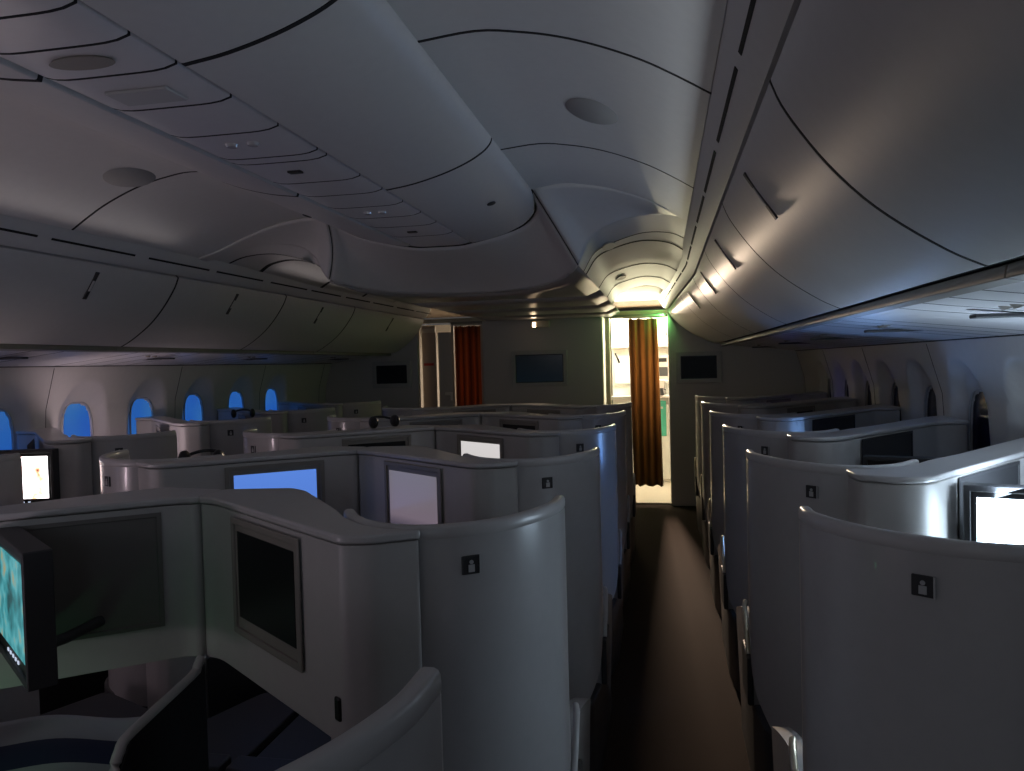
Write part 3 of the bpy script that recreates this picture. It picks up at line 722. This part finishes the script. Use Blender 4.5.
def monitor(parent, s, P, ang, wd, ht, scr, zc, depth=0.03, T=None):
    """monitor whose face centre is P (local xy), facing direction ang; wd x ht"""
    R = Matrix.Translation((P[0], P[1], zc)) @ Matrix.Rotation(ang, 4, 'Z')   # local -Y is the viewing side
    bm = bmesh.new()
    hw, hh = wd / 2, ht / 2
    O = [(-hw, -hh), (hw, -hh), (hw, hh), (-hw, hh)]; b = 0.018; I = [(-hw + b, -hh + b), (hw - b, -hh + b), (hw - b, hh - b), (-hw + b, hh - b)]
    vo = [[bm.verts.new((x, y, z)) for x, z in L] for y, L in ((-0.004, O), (-0.004, I), (0.006, I))] + [[bm.verts.new((x, depth, z)) for x, z in O]]
    for k in range(4):
        j = (k + 1) % 4
        for A, B in ((0, 1), (1, 2), (3, 0)): bm.faces.new((vo[A][k], vo[A][j], vo[B][j], vo[B][k]))
    bm.faces.new(vo[2]); bm.faces.new(vo[3])
    bm.transform(R); f = obj('monitor_frame', bm, 'dark' if depth > 0.02 else 'bezel', parent, bevel=0.004)
    bm = box((0, 0.0045, 0), (wd - 2 * b - 0.002, 0.003, ht - 2 * b - 0.002)); bm.transform(R); g = obj('bezel', bm, 'black', f)
    bm = box((0, 0.002, 0.006), (wd - 2 * b - 0.03, 0.003, ht - 2 * b - 0.045)); bm.transform(R); obj('screen', bm, scr, f)
    if scr != 'glass':
        bm = bmesh.new()
        for k in (-2, -1, 0, 1, 2): add_box(bm, (k * 0.03, 0.002, -hh + b + 0.010), (0.012, 0.002, 0.007))
        bm.transform(R); obj('icons', bm, 'icon', f)
    return f

def suite(X0, s, y0, kind, label, group, scr='glass', deployed=None, e=0.0, sv=1.0):
    """one seat with its rear shell, console and monitor. s=+1: inboard/outboard side is +x"""
    t = thing('seat_suite', label, 'seat', (X0, y0, 0), group)
    win = kind == 'window'
    rim = RIMW if win else RIMC; con = CONW if win else CONC
    k = 1 + e / 0.5
    P = [Vector((s * u * (1 + e / 0.5), v)) for u, v in smooth_path([Vector((p[0], p[1] * sv)) for p in rim], 6)]
    cons = [(s * (u + e), v * sv) for u, v in con]
    ZT = 1.28
    # shell wall: bottom edge sweeps up near the aisle post
    zb = lambda q: pw([(0, 0.60), (0.06, 0.53), (0.16, 0.42), (0.3, 0.33), (1, 0.30)], q)
    off = 0.024 * (1 if s > 0 else -1)
    obj('back_shell', ribbon(P, zb, lambda q: 1.258, off), 'shell', t, smooth=50)
    # rounded rim cap
    n = len(P); bm = bmesh.new()
    rings = []
    for i, p in enumerate(P):
        tt = (P[min(i + 1, n - 1)] - P[max(i - 1, 0)]).normalized(); nr = Vector((-tt.y, tt.x)) * (1 if s > 0 else -1)
        c = p + nr * 0.012; ring = []
        for a in range(14):
            an = 2 * math.pi * a / 14; ca, sa = math.cos(an), math.sin(an)
            ring.append(bm.verts.new((c.x + nr.x * 0.014 * math.copysign(abs(ca) ** .6, ca), c.y + nr.y * 0.014 * math.copysign(abs(ca) ** .6, ca), 1.268 + 0.017 * math.copysign(abs(sa) ** .7, sa))))
        rings.append(ring)
    for A, B in zip(rings, rings[1:]):
        for a in range(14): bm.faces.new((A[a], A[(a + 1) % 14], B[(a + 1) % 14], B[a]))
    bm.faces.new(rings[0]); bm.faces.new(rings[-1][::-1])
    obj('rim_cap', bm, 'shell_cap', t, smooth=60)
    # champagne edge strip down the aisle end of the shell
    bm = bmesh.new(); add_tube(bm, [(s * 0.012, 0.004, z) for z in (0.60, 0.7, 0.9, 1.1, 1.25)] + [(s * 0.012, 0.0, 1.272)], [0.012] * 5 + [0.010], 12)
    obj('edge_strip', bm, 'trim' if (win and s > 0) else 'shell_cap', t, smooth=60)
    # placard
    pi = int(len(P) * (0.46 if not win else (0.43 if sv < 1 else 0.46))); p = P[pi]; tt = (P[pi + 1] - P[pi - 1]).normalized(); nr = -Vector((-tt.y, tt.x)) * (1 if s > 0 else -1)
    ang = math.atan2(nr.y, nr.x) + math.pi / 2
    R = Matrix.Translation((p.x + nr.x * 0.002, p.y + nr.y * 0.002, 1.196)) @ Matrix.Rotation(ang, 4, 'Z') @ Matrix.Diagonal((1.15, 1, 1.1, 1))
    bm = box((0, 0, 0), (0.036, 0.006, 0.036)); bm.transform(R); pl = obj('seat_placard', bm, 'dark', t, bevel=0.002)
    bm = bmesh.new(); add_box(bm, (0.0, -0.004, -0.006), (0.012, 0.002, 0.014)); add_cyl(bm, (0, -0.003, 0.006), (0, -0.005, 0.006), 0.004, seg=10); add_box(bm, (0.0175, -0.004, 0.0), (0.003, 0.002, 0.036))
    bm.transform(R); obj('placard_mark', bm, 'frame', pl)
    # console: monitor housing, cap, and the leg that runs down to the floor
    if win:
        # niche above a low table at the window side
        body = round_poly(cons, 0.025)
    else: body = round_poly(cons, 0.02)
    if s < 0: body = body[::-1]
    obj('console', prism(body, 0.84, 1.2595), 'console', t, bevel=0.006, smooth=35)
    def grow(poly, d):
        c = Vector((sum(p[0] for p in poly) / len(poly), sum(p[1] for p in poly) / len(poly))); out = []
        N = len(poly)
        for i in range(N):
            a, b, c2 = Vector(poly[i - 1]), Vector(poly[i]), Vector(poly[(i + 1) % N]); tt = (c2 - a)
            nr = Vector((tt.y, -tt.x)).normalized(); out.append(tuple(b + nr * d))
        return out
    capp = grow(body, 0.006)
    obj('console_cap', prism(capp, 1.262, 1.281), 'shell_cap', t, bevel=0.007, seg=3, smooth=35)
    if not win:
        leg = [(0.245, -0.40), (0.34, -0.458), (0.395, -0.464), (0.47, -0.40), (0.46, -0.27), (0.40, -0.29)]
    else:
        leg = [(0.245, -0.46), (0.25, -0.595), (0.335, -0.648), (0.40, -0.638), (0.50, -0.54), (0.50, -0.33), (0.40, -0.37)]
    leg = round_poly([(s * (u + e), v) for u, v in leg], 0.015)
    if s < 0: leg = leg[::-1]
    obj('console_leg', prism(leg, 0.0, 0.838), 'console', t, bevel=0.004, smooth=35)
    # dark latch button at the foot of the monitor housing
    A = Vector(((0.40 + e) * s, -0.470)) if not win else Vector(((0.445 + e) * s, -0.61)); B = Vector(((0.92 + e) * s, -0.066)) if not win else Vector(((0.90 + e) * s, -0.05))
    dd = (B - A).normalized(); nrm = Vector((-dd.y, dd.x)); nrm = nrm if nrm.y < 0 else -nrm
    ang = math.atan2(nrm.y, nrm.x) + math.pi / 2
    L = (B - A).length
    # face inset plate, the monitor when stowed, or the empty recess
    c = A + dd * (L * (0.56 if s < 0 else (0.63 if deployed is None else 0.67)) if not win else L * 0.56) + nrm * 0.002
    if deployed is None:
        monitor(t, s, (c.x + nrm.x * 0.004, c.y + nrm.y * 0.004), ang, 0.385, 0.300, scr, 1.098, 0.002)
    else:
        R = Matrix.Translation((c.x, c.y, 1.09)) @ Matrix.Rotation(ang, 4, 'Z')
        bm = bmesh.new(); hw, hh = (0.255, 0.165) if win else (0.205, 0.155)
        O = [(-hw, -hh), (hw, -hh), (hw, hh), (-hw, hh)]; I = [(-hw + .012, -hh + .012), (hw - .012, -hh + .012), (hw - .012, hh - .012), (-hw + .012, hh - .012)]
        vo = [[bm.verts.new((x, y, z)) for x, z in Lp] for y, Lp in ((-0.004, O), (-0.006, I), (-0.001, I))]
        for kk in range(4):
            j = (kk + 1) % 4
            for a_, b_ in ((0, 1), (1, 2)): bm.faces.new((vo[a_][kk], vo[a_][j], vo[b_][j], vo[b_][kk]))
        bm.faces.new(vo[2]); bm.transform(R); obj('monitor_recess', bm, 'dark' if win else 'recess', t, bevel=0.002)  # window recess is almost flat, its shade is put into the dark colour
        px, py, da, zc = deployed
        f = monitor(t, s, (px, py), da, 0.385, 0.30, scr, zc, 0.055)
        bm = bmesh.new(); back = Matrix.Rotation(da, 4, 'Z') @ Vector((0, 0.03, 0))
        tgt = A + dd * (L * 0.75)
        add_tube(bm, [(px + back.x, py + back.y, zc - 0.12), ((px + tgt.x) / 2, (py + tgt.y) / 2 + 0.02, zc - 0.13), (tgt.x, tgt.y, zc - 0.12)], 0.014, 10)
        obj('monitor_arm', bm, 'dark', t)
    bm = box((0, 0, 0), (0.022, 0.008, 0.050)); cc = A + dd * 0.028 + nrm * 0.002
    bm.transform(Matrix.Translation((cc.x, cc.y, 0.915)) @ Matrix.Rotation(ang, 4, 'Z')); obj('release_button', bm, 'black', t, bevel=0.004)
    # foot locker floor panel below the housing (dark)
    fl = [(0.47, -0.34), (0.90, 0.00), (0.99, 0.02), (0.99, 0.10), (0.80, 0.10), (0.50, -0.22)]
    fl = [(s * (u + e), v) for u, v in fl]
    if s < 0: fl = fl[::-1]
    obj('foot_locker', prism(fl, 0.02, 0.5), 'dark', t, bevel=0.01)
    # the seat itself, angled away from the aisle
    W = Matrix.Translation((s * (0.33 + e * .5), -0.02, 0)) @ Matrix.Rotation(-s * math.radians(24), 4, 'Z')
    bm = bmesh.new(); add_box(bm, (0, 0.23, 0.42), (0.47, 0.50, 0.13)); bm.transform(W); obj('seat_cushion', bm, 'fabric', t, bevel=0.04, seg=4)
    bm = bmesh.new(); add_box(bm, (0, -0.09, 0.74), (0.44, 0.12, 0.62), 0, Matrix.Rotation(0, 4, 'X')); bm.transform(W @ Matrix.Rotation(math.radians(6), 4, 'X')); obj('backrest', bm, 'fabric', t, bevel=0.04, seg=4)
    bm = bmesh.new(); add_box(bm, (0, -0.085, 1.07), (0.30, 0.10, 0.20)); bm.transform(W @ Matrix.Rotation(math.radians(4), 4, 'X')); obj('headrest', bm, 'fabric2', t, bevel=0.03, seg=4)
    bm = bmesh.new(); add_box(bm, (0, 0.15, 0.20), (0.40, 0.40, 0.30)); bm.transform(W); obj('seat_base', bm, 'dark', t, bevel=0.02)
    # aisle armrest panel with a pale sloping trim and a dark literature pocket
    arm = [(0.005, 0.0, 0.60), (0.004, 0.10, 0.63), (0.002, 0.22, 0.645), (0.0, 0.40, 0.60), (0.0, 0.54, 0.55)]
    bm = bmesh.new()
    lo = []; hi = []
    ap = smooth_path([Vector(a) for a in arm], 5)
    for q in ap:
        lo.append([bm.verts.new((s * (q.x + d), q.y, 0.10)) for d in (0.015, 0.05)]); hi.append([bm.verts.new((s * (q.x + d), q.y, q.z - 0.02)) for d in (0.0, 0.05)])
    for i in range(len(ap) - 1):
        bm.faces.new((lo[i][0], lo[i + 1][0], hi[i + 1][0], hi[i][0])); bm.faces.new((lo[i][1], hi[i][1], hi[i + 1][1], lo[i + 1][1]))
        bm.faces.new((hi[i][0], hi[i + 1][0], hi[i + 1][1], hi[i][1])); bm.faces.new((lo[i][0], lo[i][1], lo[i + 1][1], lo[i + 1][0]))
    for i in (0, -1): bm.faces.new((lo[i][0], lo[i][1], hi[i][1], hi[i][0]))
    obj('side_panel', bm, 'shell', t, smooth=50)
    bm = bmesh.new(); add_tube(bm, [(s * -0.002, 0.02, 0.520), (s * -0.004, 0.07, 0.600), (s * -0.002, 0.14, 0.668), (s * 0.004, 0.17, 0.672)], 0.009, 10); obj('armrest_trim', bm, 'trim' if s > 0 and win else 'shell_cap', t)
    obj('literature_pocket', box((s * 0.0, 0.08, 0.43), (0.022, 0.20, 0.18)), 'dark', t, bevel=0.008)
    # kick panel on the floor under shell and seat
    kp = [(0.03, -0.22), (0.12, -0.32), (0.25, -0.37), (0.40, -0.30), (0.45, -0.10), (0.30, 0.55), (0.015, 0.58), (0.01, 0.0)]
    kp = round_poly([(s * u, v) for u, v in kp], 0.05, 5)
    if s < 0: kp = kp[::-1]
    obj('base_plinth', prism(kp, 0.0, 0.32 if False else 0.34), 'dark', t, bevel=0.01)
    # side table beside the seat, footwell shade put into its dark colour
    st = [(0.60, 0.10), (0.78, 0.13), (0.985, 0.11), (0.985, 0.72), (0.80, 0.62)]
    st = round_poly([(s * (u + e + (0.19 if win else 0) * (1 if u > .9 else 0)), v + (0.30 if win and u > .9 and v < .2 else 0)) for u, v in st], 0.03)
    if s < 0: st = st[::-1]
    obj('side_table', prism(st, 0.42, 0.45), 'dark', t, bevel=0.006)
    return t

PITCH = 1.12
ordc = ['nearest, cut by the bottom edge', 'first in full view', 'second', 'third', 'fourth', 'fifth and farthest']
scrR = {0: 'scr_pink', 1: 'glass', 2: 'scr_lav', 3: 'scr_pale', 4: 'glass', 5: 'glass'}
scrL = {0: 'scr_pink', 1: 'scr_map', 2: 'scr_blue', 3: 'glass', 4: 'glass', 5: 'glass'}
ROWW = ['first', 'second', 'third', 'fourth', 'fifth', 'sixth']
for k in range(6):
    y = 0.82 + PITCH * k
    if k == 5: y = 6.40
    nm = ['only its curved rim showing at the bottom edge', 'with the placard and a switched-off monitor, nearest in full view', 'with the dim lavender monitor', 'with the pale lit strip of monitor', 'in the fourth visible row, monitor off', 'in the front row before the bulkhead'][k]
    suite(1.0, -1, y, 'centre', 'centre right seat shell, ' + nm, 'centre seats facing the right aisle', scrR[k])
    nm = ['hidden below the bottom left corner', 'with the swung-out teal monitor at the left picture edge', 'with the bright blue monitor', 'in the third visible row, monitor off', 'in the fourth visible row, monitor off', 'in the front row before the bulkhead'][k]
    if k == 0: continue
    dep = None
    if k == 1: dep = (0.875, -0.415, math.radians(-37), 1.095)
    suite(-1.12, 1, y, 'centre', 'centre left seat shell, ' + nm, 'centre seats facing the left aisle', scrL[k], dep, 0.12)
for k in range(6):
    y = 1.82 + PITCH * k
    if k == 5: y = 7.42
    nm = ['large shell filling the lower right corner', 'with the bright white monitor', 'second row ahead of the white monitor', 'third row ahead of the white monitor', 'fourth row ahead of the white monitor', 'front row by the bulkhead'][k]
    dep = (0.715, -0.62, math.radians(-20), 1.095 if k == 1 else 1.04) if k in (1, 2, 3) else None
    suite(1.545, 1, y, 'window', 'grey seat shell by the right windows, ' + nm, 'right window seats', {1: 'scr_white', 3: 'scr_azure', 5: 'scr_violet'}.get(k, 'glass'), dep, 0.08 if k == 0 else 0.0, 0.80 if k == 0 else 1.0)
    if k in (0,): continue
    nm = ['', 'cut by the left picture edge', 'behind the lit film monitor', 'first row ahead of the film monitor', 'second row ahead of the film monitor', 'front row by the bulkhead'][k]
    dep = (-0.505, -0.62, math.radians(14), 1.09) if k == 2 else None
    suite(-1.545, -1, y, 'window', 'grey seat shell by the left windows, ' + nm, 'left window seats', 'scr_movie' if k == 2 else 'glass', dep, 0.0, 0.80)

# divider between the two centre seats of each row
for k in range(0, 6):
    y = (0.82 + PITCH * k) if k < 5 else 6.40
    prof = [(-0.05, 0.60), (-0.05, 0.838), (-0.075, 0.81), (-0.36, 0.765), (-0.40, 0.70), (-0.40, 0.10), (-0.05, 0.10)]
    bm = bmesh.new(); A = [bm.verts.new((-0.012, v, z)) for v, z in prof]; B = [bm.verts.new((0.012, v, z)) for v, z in prof]; n = len(prof)
    for i in range(n): bm.faces.new((A[i], A[(i + 1) % n], B[(i + 1) % n], B[i]))
    bm.faces.new(A[::-1]); bm.faces.new(B)
    o = bpy.data.objects.new('seat_divider', None); COL.objects.link(o); o.location = (0, y, 0)
    obj('panel', bm, 'black', o, bevel=0.004)
    bm = bmesh.new(); add_tube(bm, smooth_path([(0, v, z) for v, z in [(-0.05, 0.842), (-0.07, 0.825), (-0.10, 0.808), (-0.34, 0.772), (-0.380, 0.750), (-0.400, 0.715), (-0.403, 0.66), (-0.403, 0.60), (-0.403, 0.5), (-0.403, 0.3), (-0.403, 0.10)]], 3), 0.0125, 10); obj('rim', bm, 'shell_cap', o)
    tag(o, 'thin upright divider between the two centre seats, ' + ['nearest, below the frame', 'in the dark footwell at lower left', 'second row', 'third row', 'fourth row', 'front row'][k], 'divider', 'dividers between the centre seats')

# headsets resting on the consoles
def headset(loc, rz, label, tilt=0.3):
    t = thing('headset', label, 'headphones', loc, 'black headsets left on the seats'); t.rotation_euler = (0, 0, rz)
    bm = bmesh.new(); pts = [(0.075 * math.cos(a), 0.0, 0.075 * math.sin(a) * 1.1) for a in [math.pi * i / 14 for i in range(15)]]
    Rm = Matrix.Rotation(-math.pi / 2 + tilt, 4, 'X')
    add_tube(bm, pts, 0.007, 8); bm.transform(Matrix.Translation((0, 0, 0.03)) @ Rm); obj('headband', bm, 'black', t)
    for sx in (-1, 1):
        bm = bmesh.new(); r = bmesh.ops.create_uvsphere(bm, u_segments=18, v_segments=10, radius=1)['verts']
        bmesh.ops.transform(bm, matrix=Matrix.Translation((sx * 0.07, 0, 0.03)) @ Matrix.Diagonal((0.022, 0.040, 0.035, 1)), verts=r); obj('ear_cup', bm, 'black', t)
headset((-0.30, 4.16, 1.283), 0.9, 'black headset with its band showing, on the centre-left console before the left bulkhead curtain')
headset((-0.62, 2.88, 1.235), 0.2, 'black headset with only its top showing behind the console of the blue monitor')
headset((-2.02, 5.62, 1.255), 0.5, 'black headset on a left window seat below the fifth blue window')

# blanket and tray things in the near left footwell
def blanket(name, label, cat, c, sx, sy, z, rz, m, amp=0.01):
    def fn(u, v):
        return Vector(((u - .5) * sx, (v - .5) * sy, amp * math.sin(u * 9 + v * 4) + amp * 0.6 * math.sin(v * 13)))
    o = obj(name, grid(fn, 24, 20), m, smooth=80); o.location = (*c, z); o.rotation_euler = (0, 0, rz); solid(o, 0.012); tag(o, label, cat); return o
def stripe_mat():
    m = bpy.data.materials.new('grey_navy_striped_blanket'); m.use_nodes = True; nt = m.node_tree; b = nt.nodes['Principled BSDF']; b.inputs['Roughness'].default_value = 0.9
    tc = nt.nodes.new('ShaderNodeTexCoord'); sp = nt.nodes.new('ShaderNodeSeparateXYZ'); r = nt.nodes.new('ShaderNodeValToRGB'); r.color_ramp.interpolation = 'CONSTANT'
    nt.links.new(tc.outputs['Generated'], sp.inputs[0]); nt.links.new(sp.outputs['Y'], r.inputs[0]); nt.links.new(r.outputs[0], b.inputs['Base Color'])
    e = r.color_ramp.elements; e[0].color = (0.42, 0.45, 0.45, 1); e[0].position = 0
    e[1].position = 0.40; e[1].color = (0.02, 0.03, 0.08, 1); x = e.new(0.66); x.color = (0.42, 0.45, 0.45, 1)
    return m
M['stripe'] = stripe_mat()
blanket('blanket', 'grey blanket with a navy stripe spread over the near left seat', 'blanket', (-0.42, 1.72), 0.62, 0.46, 0.62, 0.25, 'stripe')
blanket('cloth', 'dark brown cloth lying in the footwell behind the divider', 'cloth', (0.42, 1.32), 0.36, 0.34, 0.56, 0.4, 'fabric2', 0.03)
